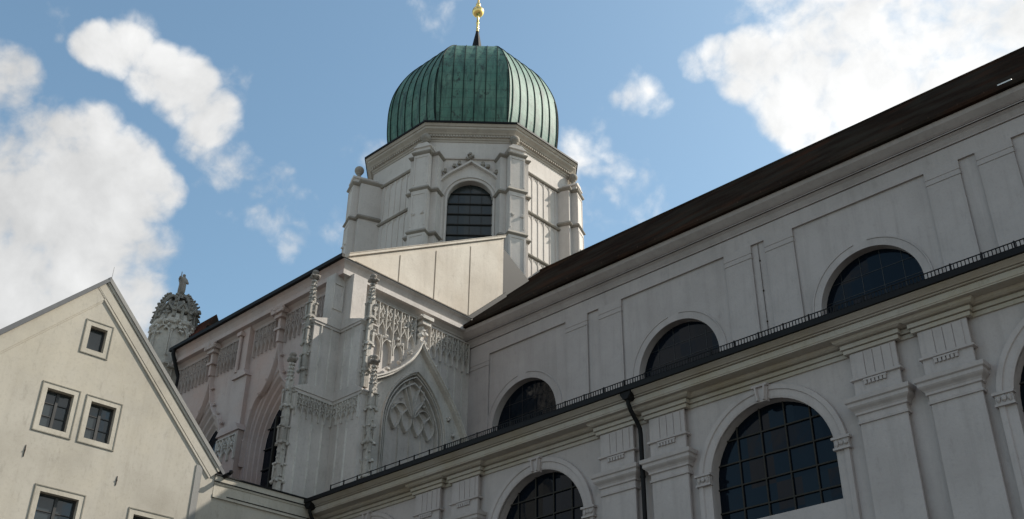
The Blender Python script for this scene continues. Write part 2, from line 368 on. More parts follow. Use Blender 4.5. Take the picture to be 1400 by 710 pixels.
def arch(cx, sp, r, n=24, bottom=None, k=1.0):
    """round arch outline from left springing over the top to the right; closed to bottom if given"""
    pts = [(cx + r * math.cos(a), sp + r * k * math.sin(a)) for a in [math.pi * (1 - i / n) for i in range(n + 1)]]
    if bottom is not None: pts = [(cx - r, bottom)] + pts + [(cx + r, bottom)]
    return pts
def parch(cx, sp, hw, h, n=10, bottom=None):
    """pointed arch"""
    R_ = (hw * hw + h * h) / (2 * hw); amax = math.asin(min(1, h / R_))
    if h > R_: amax = math.pi - amax
    L = [(cx - hw + R_ - R_ * math.cos(amax * i / n), sp + R_ * math.sin(amax * i / n)) for i in range(n + 1)]
    Rr = [(2 * cx - u, v) for u, v in reversed(L[:-1])]
    pts = L + Rr
    if bottom is not None: pts = [(cx - hw, bottom)] + pts + [(cx + hw, bottom)]
    return pts
def bez(p0, p1, p2, p3, n=10):
    o = []
    for i in range(n + 1):
        t = i / n; a = (1 - t) ** 3; b = 3 * t * (1 - t) ** 2; c = 3 * t * t * (1 - t); d = t ** 3
        o.append((a * p0[0] + b * p1[0] + c * p2[0] + d * p3[0], a * p0[1] + b * p1[1] + c * p2[1] + d * p3[1]))
    return o

# ------------------------------------------------------------------ ground
g = MB(); g.box((-1500, -1500, -.3), (1500, 1500, 0)); g = g.build('ground', M_ground); g['kind'] = 'structure'

# ================================================================== AISLE
YA = 26.0
aisle = thing('church_aisle', (-15, 28, 0), 'low whitewashed church aisle with tall arched windows, paired pilasters and a black gutter', 'aisle')
FA = face_my(YA)
WINX = [-32.48, -23.67, -14.86, -6.05, 2.76]
SPR, WR, SILL = 12.33, 2.0, 10.97
mb = MB()
mb.wall([(-35.6, 0), (6.5, 0), (6.5, 15.55), (-35.6, 15.55)], [arch(x, SPR, WR, 32, SILL) for x in WINX], .34, FA)
mb.box((-35.6, 34.6, 0), (-35.3, 26.35, 15.5))
mb.build('wall', M_white, aisle)
PAIRS = [-27.98, -19.16, -10.34, -1.52]
PC = [(-.99, .66), (.97, .66)]
PIL = [p + d for p in PAIRS for d, _ in PC]
def pil_path(x, hw=.66, pr=.2): return [(x + hw, YA + .02), (x + hw, YA - pr), (x - hw, YA - pr), (x - hw, YA + .02)]
def make_pilaster(x):
    m = MB(); hw = .66
    m.box((x - hw, YA - .2, 0), (x + hw, YA - .13, 12.74)); m.box((x - hw + .13, YA - .13, 0), (x + hw - .07, YA + .02, 12.74))
    o = m.build('pilaster', M_white, aisle)
    rev = lambda pr: pr
    c = MB()
    c.sweep(list(reversed(pil_path(x))), [(0, 12.741), (-.045, 12.741), (-.055, 12.80), (-.02, 12.82), (-.02, 12.97), (-.07, 12.99), (-.07, 13.05), (-.10, 13.10), (-.17, 13.16), (-.20, 13.20), (-.20, 13.29), (-.25, 13.32), (-.27, 13.43), (0, 13.44)], mi=0)
    c.box((x - hw, YA - .199, 12.742), (x + hw, YA + .01, 13.435))
    c.build('capital', M_white, o)
    f = MB()
    f.box((x - hw, YA - .2, 13.442), (x + hw, YA - .13, 14.78)); f.box((x - hw + .13, YA - .13, 13.442), (x + hw - .07, YA + .02, 14.78))
    f.sweep(list(reversed(pil_path(x))), [(0, 13.5), (-.03, 13.5), (-.03, 13.56), (0, 13.56)])
    f.sweep(list(reversed(pil_path(x))), [(0, 13.95), (-.07, 13.97), (-.07, 14.03), (0, 14.05)])
    for i in range(4): f.box((x - .50 + i * .26, YA - .222, 14.052), (x - .50 + i * .26 + .235, YA - .201, 14.74))
    f.box((x - .36, YA - .26, 13.90), (x + .30, YA - .201, 13.945))
    for i in range(6): f.box((x - .345 + i * .11, YA - .255, 13.80), (x - .345 + i * .11 + .075, YA - .201, 13.898))
    f.build('frieze_block', M_white, o)
    return o
p0 = make_pilaster(PIL[0])
for x in PIL[1:]: dup(p0, x - PIL[0])
# cornice, broken forward over every pilaster in its lower members
cm = MB()
path = [(6.5, YA)]
for x in sorted(PIL, reverse=True):
    path += [(x + .74, YA), (x + .74, YA - .2), (x - .74, YA - .2), (x - .74, YA)]
path += [(-35.55, YA)]
path = list(reversed(path))
cm.sweep(path, [(.05, 14.79), (-.06, 14.79), (-.06, 14.90), (-.03, 14.90), (-.03, 14.925), (-.11, 14.925), (-.11, 15.04), (-.06, 15.045), (-.06, 15.07), (-.17, 15.08), (-.24, 15.12), (-.27, 15.192), (.05, 15.192)])
cm.sweep([(-35.55, YA), (6.5, YA)], [(.05, 15.194), (-.62, 15.194), (-.62, 15.23), (-.64, 15.24), (-.64, 15.40), (-.60, 15.40), (-.60, 15.425), (-.69, 15.43), (-.71, 15.455), (-.67, 15.457), (-.67, 15.475), (-.74, 15.478), (-.77, 15.50), (-.86, 15.545), (-.91, 15.565), (-.91, 15.60), (.05, 15.62)])
cm.build('cornice', M_cornice, aisle)
gm = MB()
gm.box((-35.5, 25.0, 15.585), (6.5, 25.1, 15.74)); gm.box((-35.5, 25.1, 15.605), (6.5, 25.3, 15.66))
gm.build('gutter', M_metal, aisle)
rf = MB(); rf.prism([(25.0, 15.66), (34.7, 17.2), (34.7, 17.3), (25.12, 15.76)], -35.5, 6.5, lambda u, v, w: (w, u, v)); rf.build('roof', M_metal, aisle)
sg = MB()
for z in (15.83, 16.0): sg.box((-34.0, 25.13, z - .012), (6.5, 25.155, z + .012))
x = -34.0
while x < 6.5: sg.box((x - .018, 25.12, 15.74), (x + .018, 25.16, 16.03)); x += .82
x = -27.6
while x < 6.5: sg.box((x - .011, 25.13, 15.80), (x + .011, 25.15, 15.99)); x += .10
sg.build('snow_guard', M_metal, aisle)
def swan(x, top=True, bottom=0.0):
    d = MB()
    d.prism([(x - .22, 15.74), (x + .22, 15.74), (x + .2, 15.5), (x + .09, 15.34), (x - .09, 15.34), (x - .2, 15.5)], -.95, -.62, lambda u, v, w: (u, YA + w, v))
    d.tube([(x, 25.2, 15.4), (x, 25.2, 15.22), (x, 25.3, 15.05), (x, 25.62, 14.72), (x, 25.74, 14.55), (x, 25.76, 14.35), (x, 25.76, bottom)], .07, 10)
    for z in (13.0, 11.0): d.tube([(x, 25.76, z - .03), (x, 25.76, z + .03)], .088, 10)
    return d.build('downpipe', M_metal, aisle)
swan(-19.16); swan(-35.3)

def aisle_window(cx):
    fr = face_my(YA)
    w = MB()                                                   # the leaded grid
    for i in range(1, 5):
        u = cx - WR + i * WR * 2 / 5; top = SPR + math.sqrt(max(0, WR ** 2 - (u - cx) ** 2))
        w.box((u - .02, SILL, -.325), (u + .02, top, -.29), fr)
    v = SILL + .50
    while v < SPR + WR - .2:
        half = WR if v <= SPR else math.sqrt(WR ** 2 - (v - SPR) ** 2)
        w.box((cx - half, v - .02, -.327), (cx + half, v + .02, -.288), fr); v += .70
    o = w.build('window', M_lead, aisle)
    p = MB(); p.prism(arch(cx, SPR, WR + .05, 32, SILL - .05), -.36, -.345, fr)
    p.build('pane', M_glass, o)
    s = MB()
    s.sweep(arch(cx, SPR, WR, 32, SILL - 1.4), [(.0, -.05), (0, .05), (.06, .07), (.24, .07), (.26, .11), (.40, .11), (.42, .0)], fr)
    s.box((cx - WR, SILL - 1.2, -.05), (cx + WR, SILL, .05), fr)
    s.build('surround', M_white, o)
    k = MB()
    k.prism([(cx - .16, SPR + WR - .08), (cx + .16, SPR + WR - .08), (cx + .24, SPR + WR + .44), (cx - .24, SPR + WR + .44)], 0, .16, fr)
    for a in (-.1, .1): k.rib([(cx + a, SPR + WR - .05), (cx + a * 1.5, SPR + WR + .36)], .1, .09, fr, w0=.155)
    k.sweep([(cx - .26, SPR + WR + .36), (cx + .26, SPR + WR + .36)], [(0, .1), (0, .24), (.06, .26), (.08, .1)], fr)
    k.build('keystone', M_white, o)
    for sgn in (-1, 1):
        im = MB(); c = cx + sgn * (WR + .22); z = SPR + .08
        im.box((c - .25, z - .16, .0), (c + .25, z - .10, .17), fr); im.box((c - .22, z - .10, .0), (c + .22, z + .13, .13), fr)
        im.box((c - .27, z + .13, 0), (c + .27, z + .2, .18), fr)
        for t in (-.14, .0, .14): im.blob(fr(c + t, z + .02, .14), (.07, .06, .1))
        im.build('impost', M_white, o)
    return o
w0 = aisle_window(WINX[0])
for x in WINX[1:]: dup(w0, x - WINX[0])

# ================================================================== NAVE
YN = 34.66
nave = thing('church_nave', (-15, 42, 0), 'tall white nave wall with half-round upper windows under a long dark tiled roof', 'nave')
FN = face_my(YN)
LUNX = [-32.5, -23.62, -14.85, -6.0, 2.9]
LS, LR = 21.3, 2.06
mb = MB(); mb.wall([(-36.38, 15.8), (6.5, 15.8), (6.5, 26.9), (-36.38, 26.9)], [arch(x, LS, LR, 32, 18.3) for x in LUNX], .36, FN)
mb.build('wall', M_white, nave)
NP = [(-36.3, -34.8), (-29.72, -28.44), (-27.72, -26.48), (-20.88, -19.6), (-18.92, -17.65), (-12.0, -10.72), (-10.05, -8.74), (-3.1, -1.82), (-1.15, .13)]
first = None
def nave_pil(a, b):
    m = MB(); m.box((a, YN - .085, 16), (b, YN - .045, 24.82)); m.box((a + .045, YN - .045, 16), (b - .045, YN + .02, 24.82))
    o = m.build('pilaster', M_white, nave)
    c = MB(); c.box((a - .02, YN - .11, 24.84), (b + .02, YN + .01, 25.02)); c.box((a - .005, YN - .082, 24.80), (b + .005, YN + .012, 24.84))
    c.box((a - .0, YN - .085, 25.02), (b + .0, YN + .012, 25.07)); c.box((a - .02, YN - .105, 25.07), (b + .02, YN + .011, 25.43))
    c.build('capital', M_white, o); return o
for a, b in NP:
    if b - a > 1.35: nave_pil(a, b); continue
    if first is None: first = (a, nave_pil(a, a + 1.28))
    else: dup(first[1], a - first[0])
e = MB()
e.sweep([(-36.35, YN), (6.5, YN)], [(.05, 25.43), (-.10, 25.43), (-.10, 26.11), (-.06, 26.11), (-.06, 26.14), (-.16, 26.14), (-.16, 26.17), (-.2, 26.22), (-.3, 26.34), (-.42, 26.42), (-.46, 26.42), (-.41, 26.42), (-.41, 26.44), (-.47, 26.44), (-.47, 26.475), (-.43, 26.475), (-.43, 26.495), (-.51, 26.495), (-.51, 26.51), (-.56, 26.53), (-.66, 26.60), (-.80, 26.70), (-.86, 26.80), (-.86, 26.86), (.05, 26.9)])
e.build('cornice', M_white, nave)
RY, RZ, EY, EZ = 42.0, 34.6, 33.62, 26.86
r = MB(); r.prism([(EY, EZ), (EY, EZ + .14), (RY, RZ + .1), (50.4, EZ + .1), (50.4, EZ)], -38.4, 6.5, lambda u, v, w: (w, u, v))
roof = r.build('roof', M_tiles, nave)
rr = MB(); rr.tube([(-38.4, RY, RZ + .06), (6.5, RY, RZ + .06)], .13, 8); rr.build('ridge_cap', M_tiles, roof)
h = MB(); h.box((-35.19, EY + .02, EZ + .13), (-35.175, EY + .04, EZ + .24))
hook = h.build('snow_hook', M_iron, roof)
for i in range(1, 34): dup(hook, i * 1.05 + rnd.uniform(-.1, .1))
hm = MB(); hm.prism([(33.95, 27.31), (34.45, 27.55), (34.45, 27.60), (33.95, 27.36)], -8.55, -8.05, lambda u, v, w: (w, u, v)); hm.box((-8.55, 34.0, 27.15), (-8.05, 34.4, 27.34))
hm.build('skylight_plate', M_glint, roof)  # skylight glare made as a white plate tilted into the sun
fl = MB(); fl.prism([(33.7, 27.06), (37.1, 30.2), (37.1, 30.5), (33.7, 27.36)], -36.46, -36.1, lambda u, v, w: (w, u, v)); fl.build('verge_flashing', M_metal, roof)
def lunette(cx):
    fr = FN; w = MB()
    for i in range(1, 5):
        u = cx - LR + i * LR * 2 / 5; top = LS + math.sqrt(max(0, LR ** 2 - (u - cx) ** 2)); w.box((u - .009, 18.3, -.36), (u + .009, top, -.35), fr)
    v = 18.9
    while v < LS + LR - .2:
        half = LR if v <= LS else math.sqrt(LR ** 2 - (v - LS) ** 2); w.box((cx - half, v - .008, -.361), (cx + half, v + .008, -.349), fr); v += .72
    o = w.build('window', M_frame, nave)
    p = MB(); p.prism(arch(cx, LS, LR + .05, 32, 18.2), -.38, -.365, fr); p.build('pane', M_glass, o)
    s = MB()
    pts = arch(cx, LS, LR, 40, 18.3)
    s.sweep(pts, [(.0, -.05), (0, .03), (.30, .03), (.30, .0)], fr)
    s.sweep(pts[:20], [(.30, 0), (.31, .055), (.36, .055), (.37, 0)], fr); s.sweep(pts[22:], [(.30, 0), (.31, .055), (.36, .055), (.37, 0)], fr)
    s.build('surround', M_white, o); return o
l0 = lunette(LUNX[0])
for x in LUNX[1:]: dup(l0, x - LUNX[0])
lw = MB(); lw.tube([(-19.27, YN - .03, 25.4), (-19.25, YN - .03, 17)], .01, 6)
for z in (24.6, 23.2, 21.8, 20.4): lw.box((-19.285, YN - .045, z - .03), (-19.235, YN, z + .03))
lw.build('lightning_wire', M_iron, nave)

# ================================================================== TRANSEPT
XT, YT = -36.2, 26.4
trans = thing('church_transept', (-43, 33, 0), 'carved late-gothic transept with pinnacled corner buttresses and blind ogee arches', 'transept')
FX, FY = face_mx(XT), face_my(YT)
WB = [(-40.75, 1.25), (-46.6, 1.2)]      # two pointed windows on the long side
holes = [parch(c, 19.9, 1.72, 3.7, 12, 8) for c, _ in WB]
mb = MB()
mb.wall([(-50.4, 0), (XT, 0), (XT, 26.85), (-50.4, 26.85)], holes, .02, FY)
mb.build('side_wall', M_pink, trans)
mb = MB()
mb.box((XT - .6, YT, 0), (XT, 41.5, 26.85)); mb.box((-50.4, YT + .02, 0), (-50.0, 41, 26.85))
mb.build('end_wall', M_trans, trans)
for c, hw in WB:
    w = MB()
    for t in (-.42, .42): w.box((c + t - .05, 8, -.62), (c + t + .05, 21.5, -.5), FY)
    for z in range(12, 22): w.box((c - 1.2, z - .02, -.6), (c + 1.2, z + .02, -.54), FY)
    o = w.build('window', M_lead, trans)
    p = MB(); p.prism(parch(c, 19.9, 1.28, 2.45, 10, 8), -.66, -.64, FY); p.build('pane', M_glass, o)
    s = MB()                                                   # splayed, moulded reveal
    A, B = parch(c, 19.9, 1.72, 3.7, 12, 8), parch(c, 19.9, 1.2, 2.4, 12, 8)
    steps = 7
    for i in range(steps):
        f0, f1 = i / steps, (i + 1) / steps
        d0 = -.0 - .62 * f0; d1_ = -.62 * f1
        L0 = [(a[0] * (1 - f0) + b[0] * f0, a[1] * (1 - f0) + b[1] * f0) for a, b in zip(A, B)]
        L1 = [(a[0] * (1 - f1) + b[0] * f1, a[1] * (1 - f1) + b[1] * f1) for a, b in zip(A, B)]
        Lm = [(a[0] * .45 + b[0] * .55, a[1] * .45 + b[1] * .55) for a, b in zip(L0, L1)]
        n = len(L0)
        vs = [FY(u, v, d0) for u, v in L0] + [FY(u, v, d0 - (.02 if i % 2 else .085)) for u, v in Lm] + [FY(u, v, d1_) for u, v in L1]
        s.add(vs, [(j, j + 1, n + j + 1, n + j) for j in range(n - 1)] + [(n + j, n + j + 1, 2 * n + j + 1, 2 * n + j) for j in range(n - 1)])
    n = len(B); s.prism(B, -.66, -.659, FY) if False else None
    s.build('arch_moulding', M_pink, o)

def crocket(m, c, r): 
    m.blob(c, (r, r, r * .8), .35)
    for k in range(2): m.blob((c[0] + rnd.uniform(-r, r) * .8, c[1] + rnd.uniform(-r, r) * .8, c[2] + rnd.uniform(-.2, .8) * r), r * .55, .4)
def tracery(m, fr, u0, u1, v0, v1, n, dp=.16, leaf=True):
    cw = (u1 - u0) / n; H = v1 - v0; q_ = max(.55, min(1, cw / .55))
    m.rib([(u0, v1), (u1, v1)], .09, dp, fr); m.rib([(u0, v0 + H * .55), (u1, v0 + H * .55)], .05, dp * .6, fr)
    for i in range(n + 1):
        u = u0 + i * cw
        m.rib([(u, v0 + rnd.uniform(-.05, .05)), (u, v1)], .085 * q_, dp, fr); m.blob(fr(u, v0, dp * .6), .07 * q_)
    for i in range(n):
        if cw < .5: m.blob(fr(u0 + (i + .5) * cw, v0 + H * .3, dp * .5), .05 * q_)
        a, b = u0 + i * cw, u0 + (i + 1) * cw; c = (a + b) / 2
        for q, (s0, s1) in ((a, (1, 1)), (b, (-1, 1))):
            m.rib(bez((q, v0 + H * .12), (q, v0 + H * .36), (c - (c - q) * .1, v0 + H * .30), (c, v0 + H * .55), 6), .07 * q_, dp * .9, fr)
            m.rib(bez((q, v0 + H * .55), (q, v0 + H * .75), (c, v0 + H * .72), (c, v1), 6), .06 * q_, dp * .8, fr)
            m.rib(bez((c, v0 + H * .55), (c, v0 + H * .72), (q, v0 + H * .8), (q, v1 - H * .04), 6), .06 * q_, dp * .8, fr)
        if leaf:
            for k in range(5):
                t = rnd.random(); m.blob(fr(a + cw * rnd.uniform(.12, .88), v0 + H * rnd.uniform(.5, 1.0), dp * rnd.uniform(.3, .9)), (rnd.uniform(.04, .085) * q_,) * 3, .4)
            m.blob(fr(c, v0 + H * .56, dp), .075 * q_)
def ogee(m, fr, cx, sp, hw, h, foot, tip, wd=.2, dp=.34, crock=True, left=True, right=True):
    """ogee gable: convex haunch, concave up to a tip"""
    for sgn, on in ((-1, left), (1, right)):
        if not on: continue
        e0 = (cx + sgn * hw, foot); mid = (cx + sgn * hw * .52, sp + h * .55)
        P = bez(e0, (cx + sgn * hw * 1.0, foot + (mid[1] - foot) * .5), (cx + sgn * hw * .82, mid[1] - .1), mid, 8)[:-1] + bez(mid, (cx + sgn * hw * .3, mid[1] + .35), (cx + sgn * .1, tip - (tip - mid[1]) * .55), (cx, tip), 8)
        if sgn > 0: P = [(u, v) for u, v in P]
        m.rib(P, wd, dp, fr, .5); m.rib(P, wd * .4, .05, fr, .5, w0=dp)
        if crock:
            for i in range(2, len(P) - 1, 3): crocket(m, fr(P[i][0] + sgn * wd * .7, P[i][1] + .08, dp * .7), .09)
# --- relief on the end wall (faces the court, raking sunlight)
o_t = MB()
tracery(o_t, FX, 28.0, 30.75, 24.6, 26.38, 6, .2)
for i, u in enumerate((28.35, 29.05, 29.75)):                                   # long hanging lancets beside the gable
    for du in (-.3, .3): o_t.rib([(u + du, 23.0 + i * .45), (u + du, 24.7)], .09, .2, FX)
    o_t.rib(parch(u, 24.1, .28, .5, 6), .07, .18, FX)
    for k in range(4): o_t.blob(FX(u + rnd.uniform(-.3, .3), 24.5 + rnd.uniform(0, .4), .15), .09, .4)
o_t.build('tracery_frieze', M_relief, trans); o_t = MB()
tracery(o_t, FX, 31.75, 34.4, 24.72, 26.3, 7, .17)
o_t.build('tracery_frieze', M_relief, trans)
og = MB()
for side in (-1, 1):
    if side < 0: P = bez((28.0, 22.15), (29.0, 22.6), (30.3, 23.4), (30.9, 24.9), 14)
    else: P = bez((30.98, 24.9), (31.25, 24.2), (33.2, 22.9), (34.3, 20.4), 14)
    og.rib(P, .24, .56, FX, .6); og.rib([(u, v + .06) for u, v in P], .1, .08, FX, .5, w0=.56)
    for i in range(2, 14, 3): crocket(og, FX(P[i][0] + side * .16, P[i][1] + .2, .42), .13)
og.rib([(30.95, 24.75), (31.15, 26.5)], .22, .34, FX, .6)
for k in range(9): og.blob(FX(31.05 + rnd.uniform(-.28, .28), 24.9 + rnd.uniform(0, .9), .3), .13, .4)
og.box((30.9, 26.05, 0), (31.45, 26.2, .5), FX); og.box((30.82, 26.32, 0), (31.53, 26.5, .6), FX); og.box((30.95, 26.2, 0), (31.4, 26.32, .45), FX)
for k in range(8): og.blob(FX(31.17 + rnd.uniform(-.4, .4), 26.42, .5), .1, .4)
og.build('ogee_gable', M_relief, trans)
ba = MB()
lo_ = bez((28.0, 22.15), (29.0, 22.6), (30.3, 23.4), (30.9, 24.9), 10); hi_ = bez((30.98, 24.9), (31.25, 24.2), (33.2, 22.9), (34.3, 20.4), 12)
PT = .30                                                       # the gable stands this far out, the arch lies back in it
ba.wall([(28.0, 15.0)] + lo_ + hi_ + [(34.3, 15.0)], [parch(30.9, 20.4, 1.86, 3.0, 12, 15.2)], PT, lambda u, v, w: FX(u, v, w + PT))
for i, (hw, h, w_) in enumerate(((1.95, 3.12, .1), (1.78, 2.85, .09), (1.6, 2.55, .13))):
    ba.rib(parch(30.9, 20.4, hw, h, 12, 14), w_, .40 - i * .09, FX, .5)
T = lambda pts, w_=.085, d=.2: ba.rib(pts, w_, d, FX, .3)
for u in (30.2, 30.9, 31.6): T([(u, 14), (u, 20.55)], .07, .08)
for c in (29.85, 30.55, 31.25, 31.95):                          # four hanging drops along the foot
    T(bez((c - .30, 21.15), (c - .32, 20.75), (c - .14, 20.6), (c, 20.42), 6)); T(bez((c + .30, 21.15), (c + .32, 20.75), (c + .14, 20.6), (c, 20.42), 6))
    T(bez((c - .30, 21.15), (c - .2, 21.4), (c - .05, 21.35), (c, 21.62), 6)); T(bez((c + .30, 21.15), (c + .2, 21.4), (c + .05, 21.35), (c, 21.62), 6))
    ba.blob(FX(c, 20.42, .12), .06, .2)
for c, q in ((30.2, 1), (31.6, -1)):                             # two leaning fish-bladders above
    T(bez((c - .62, 21.2), (c - .6, 21.8), (c - .25 * q, 22.1), (c + .1 * q, 22.75), 9), .1); T(bez((c + .62, 21.2), (c + .6, 21.7), (c + .3 * q, 22.0), (c + .1 * q, 22.75), 9), .1)
    T(bez((c - .3, 21.6), (c - .1, 21.8), (c + .1, 21.8), (c + .3, 21.6), 6)); ba.blob(FX(c, 22.0, .12), .08, .3)
T(bez((30.9, 21.2), (30.9, 22.1), (30.55, 22.7), (30.5, 23.0), 8), .11, .22); T(bez((30.9, 21.2), (30.9, 22.1), (31.25, 22.7), (31.3, 23.0), 8), .11, .22)
for i in range(3): crocket(ba, FX(33.0 + .33 * i, 21.7 - .72 * i, .36), .12)
ba.build('blind_arch', M_relief, trans)
st = MB()
for u in (32.6, 33.1, 33.6, 34.1): st.rib([(u, 17), (u, 24.7)], .07, .05, FX)
st.build('wall_rib', M_relief, trans)
# --- relief on the long side
o_t = MB()
for a, b, n in ((-38.9, -37.3, 5), (-43.0, -41.3, 5), (-40.4, -39.0, 4), (-46.2, -44.3, 6), (-49.9, -47.2, 8)):
    o_t = MB(); tracery(o_t, FY, a, b, 24.95, 26.4, n, .15); o_t.build('tracery_frieze', M_pinkrel, trans)
for c, hw in WB:
    og = MB(); ogee(og, FY, c, 20.6, 1.95, 3.6, 19.2, 25.1, .2, .16)
    og.rib([(c, 25.0), (c, 26.6)], .3, .3, FY, .6)
    og.box((c - .45, 26.45, 0), (c + .45, 26.7, .55), FY); og.box((c - .3, 26.25, 0), (c + .3, 26.45, .42), FY); og.box((c - .28, 25.6, 0), (c + .28, 25.72, .38), FY)
    for k in range(10): og.blob(FY(c + rnd.uniform(-.5, .5), 26.6 + rnd.uniform(-.1, .12), .5), .1, .4)
    og.build('ogee_gable', M_pink, trans)
mbp = MB(); c = -43.65
mbp.box((c - .55, 0, 0), (c + .55, 24.0, .22), FY); mbp.box((c - .3, 24.0, 0), (c + .3, 26.75, .25), FY)
mbp.prism([(c - .62, 24.0), (c + .62, 24.0), (c + .32, 24.4), (c - .32, 24.4)], 0, .34, FY)
mbp.box((c - .85, 0, 0), (c + .85, 21.0, .42), FY); mbp.prism([(c - .95, 21.0), (c + .95, 21.0), (c + .62, 21.4), (c - .62, 21.4)], 0, .52, FY)
mbp.tube([FY(c - .28, 24.3, .34), FY(c - .28, 26.6, .34)], .1, 6); mbp.box((c - .45, 26.3, .2), (c - .1, 26.5, .5), FY)
mbp.build('middle_buttress', M_pink, trans)
mt = MB(); tracery(mt, lambda u, v, w: FY(u, v, w + .42), c - .8, c + .8, 19.6, 20.8, 3, .1); mt.build('buttress_panel', M_relief, trans)
# --- corner buttresses: one thrown out to -Y, one to +X
XA = -36.12; YB = 26.4
def stage_buttress(axis):
    m = MB(); tr = MB()
    if axis == 'y':
        B = lambda s, w, lo, hi: m.box((XA - w, s, lo), (XA, 27.0, hi))
        for end, lo, hi in ((24.35, 0, 20.55), (24.95, 20.55, 24.05), (25.8, 24.05, 26.85)): B(end, .66, lo, hi)
        for end, z, nx in ((24.35, 20.55, 24.95), (24.95, 24.05, 25.8)):        # string with weathering
            m.prism([(end - .12, z), (end - .12, z + .07), (nx + .02, z + .42), (26.41, z + .42), (26.41, z)], XA - .76, XA + .1, lambda u, v, w: (w, u, v))
            m.prism([(end - .02, z - .12), (end - .1, z), (26.41, z), (26.41, z - .12)], XA - .70, XA + .06, lambda u, v, w: (w, u, v))
        tracery(tr, face_mx(XA), 24.45, 26.3, 19.4, 20.4, 6, .09)
        for u in (24.75, 25.4, 25.95): tr.rib([(u, 10), (u, 19.5)], .1, .05, face_mx(XA)); 
        for u in (25.35, 25.9): tr.rib([(u, 21.0), (u, 24)], .1, .05, face_mx(XA))
        tr.rib([(25.8, 25.0), (26.3, 25.0), (26.3, 26.3), (25.8, 26.3), (25.8, 25.0)], .05, .05, face_mx(XA))
    else:
        xs = ((-34.2, 0, 20.55), (-34.65, 20.55, 24.05), (-35.52, 24.05, 26.85))
        for end, lo, hi in xs: m.box((-37, YB, lo), (end, YB + .80, hi))
        for end, z, nx in ((-34.2, 20.55, -34.65), (-34.65, 24.05, -35.52)):
            m.prism([(end + .12, z), (end + .12, z + .07), (nx - .02, z + .42), (XA - .01, z + .42), (XA - .01, z)], YB - .1, YB + .9, lambda u, v, w: (u, w, v))
            m.prism([(end + .02, z - .12), (end + .1, z), (XA - .01, z), (XA - .01, z - .12)], YB - .06, YB + .86, lambda u, v, w: (u, w, v))
        tracery(tr, face_my(YB), -36.1, -34.3, 19.4, 20.4, 5, .09)
        for u in (-35.6, -35.0): tr.rib([(u, 10), (u, 19.5)], .09, .05, face_my(YB))
        for u in (-35.7, -35.2): tr.rib([(u, 21.0), (u, 24)], .09, .05, face_my(YB))
    o = m.build('corner_buttress', M_trans, trans); tr.build('panel_tracery', M_relief, o)
stage_buttress('y'); stage_buttress('x')
def pinnacle(x, y, z0, z1, ztop, w=.22, dx=0, dy=0):
    """square shaft with little tabernacles, crocketed spirelet and dark finial"""
    m = MB()
    m.box((x - w * .55, y - w * .55, z0), (x + w * .55, y + w * .55, z1))
    for k in range(3):
        z = z0 + (z1 - z0) * (.18 + .3 * k)
        m.box((x - w * .8, y - w * .8, z), (x + w * .8, y + w * .8, z + .12))
        for sx in (-1, 1):
            for sy in (-1, 1):
                m.box((x + sx * w * .62 - .05, y + sy * w * .62 - .05, z + .12), (x + sx * w * .62 + .05, y + sy * w * .62 + .05, z + .62))
                m.blob((x + sx * w * .7, y + sy * w * .7, z + .7), .09, .4)
                m.blob((x + sx * w * .75, y + sy * w * .75, z - .05), .1, .4)
    m.lathe((x, y, 0), [(w * .7, z1), (w * .45, z1 + (ztop - z1) * .3), (w * .2, ztop - .35), (0, ztop - .3)], 4, math.pi / 4, smooth=False)
    n = 5
    for k in range(n):
        z = z1 + (ztop - .4 - z1) * k / n; rr_ = w * (.75 - .4 * k / n)
        for a in range(4): ang = a * math.pi / 2; m.blob((x + rr_ * math.cos(ang), y + rr_ * math.sin(ang), z + .05), .065, .4)
    for k in range(int((z1 - z0) * 9)):
        z = rnd.uniform(z0 + .5, z1); a = rnd.randrange(4) * math.pi / 2 + rnd.uniform(-.3, .3); m.blob((x + w * .8 * math.cos(a), y + w * .8 * math.sin(a), z), rnd.uniform(.03, .07), .4)
    o = m.build('pinnacle', M_pin, trans)
    f = MB(); z = ztop - .42
    f.lathe((x, y, z), [(.07, 0), (.2, .08), (.22, .16), (.1, .2), (.09, .26), (.17, .32), (.13, .42), (0, .46)], 8)
    for a in range(4): ang = a * math.pi / 2 + .4; f.blob((x + .2 * math.cos(ang), y + .2 * math.sin(ang), z + .12), .09, .4)
    f.build('finial', M_dark, o)
pinnacle(-36.3, 24.16, 15.5, 20.9, 22.2); pinnacle(-36.4, 24.88, 20.9, 25.2, 26.65)
pinnacle(-34.02, 26.84, 15.9, 20.9, 22.3); pinnacle(-34.5, 26.74, 20.9, 25.2, 26.5)
# --- cornice, gutter, roof, gable wall
ce = MB()
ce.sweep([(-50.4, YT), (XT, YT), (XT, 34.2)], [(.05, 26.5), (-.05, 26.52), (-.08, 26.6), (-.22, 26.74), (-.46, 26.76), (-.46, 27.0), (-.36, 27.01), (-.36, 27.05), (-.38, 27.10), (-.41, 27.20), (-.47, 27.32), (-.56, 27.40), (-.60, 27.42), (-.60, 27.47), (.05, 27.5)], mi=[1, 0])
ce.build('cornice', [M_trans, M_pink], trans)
gt = MB(); gt.box((-50.4, 25.62, 27.45), (-35.55, 25.8, 27.64)); gt.box((-35.62, 25.8, 27.475), (-35.56, 34.1, 27.51))
gt.tube([(-50.0, 25.7, 27.5), (-50.0, 25.7, 27.2), (-50.0, 26.1, 26.3), (-50.0, 26.25, 26.0), (-50.0, 26.25, 8)], .11, 8)
gt.build('gutter', M_metal, trans)
rf = MB(); rf.prism([(25.7, 27.48), (37.1, 33.9), (44, 30), (44, 27.4)], -50.4, -36.75, lambda u, v, w: (w, u, v)); rf.build('roof', M_metal, trans)
gw = MB()
TW = face_mx(-36.3)
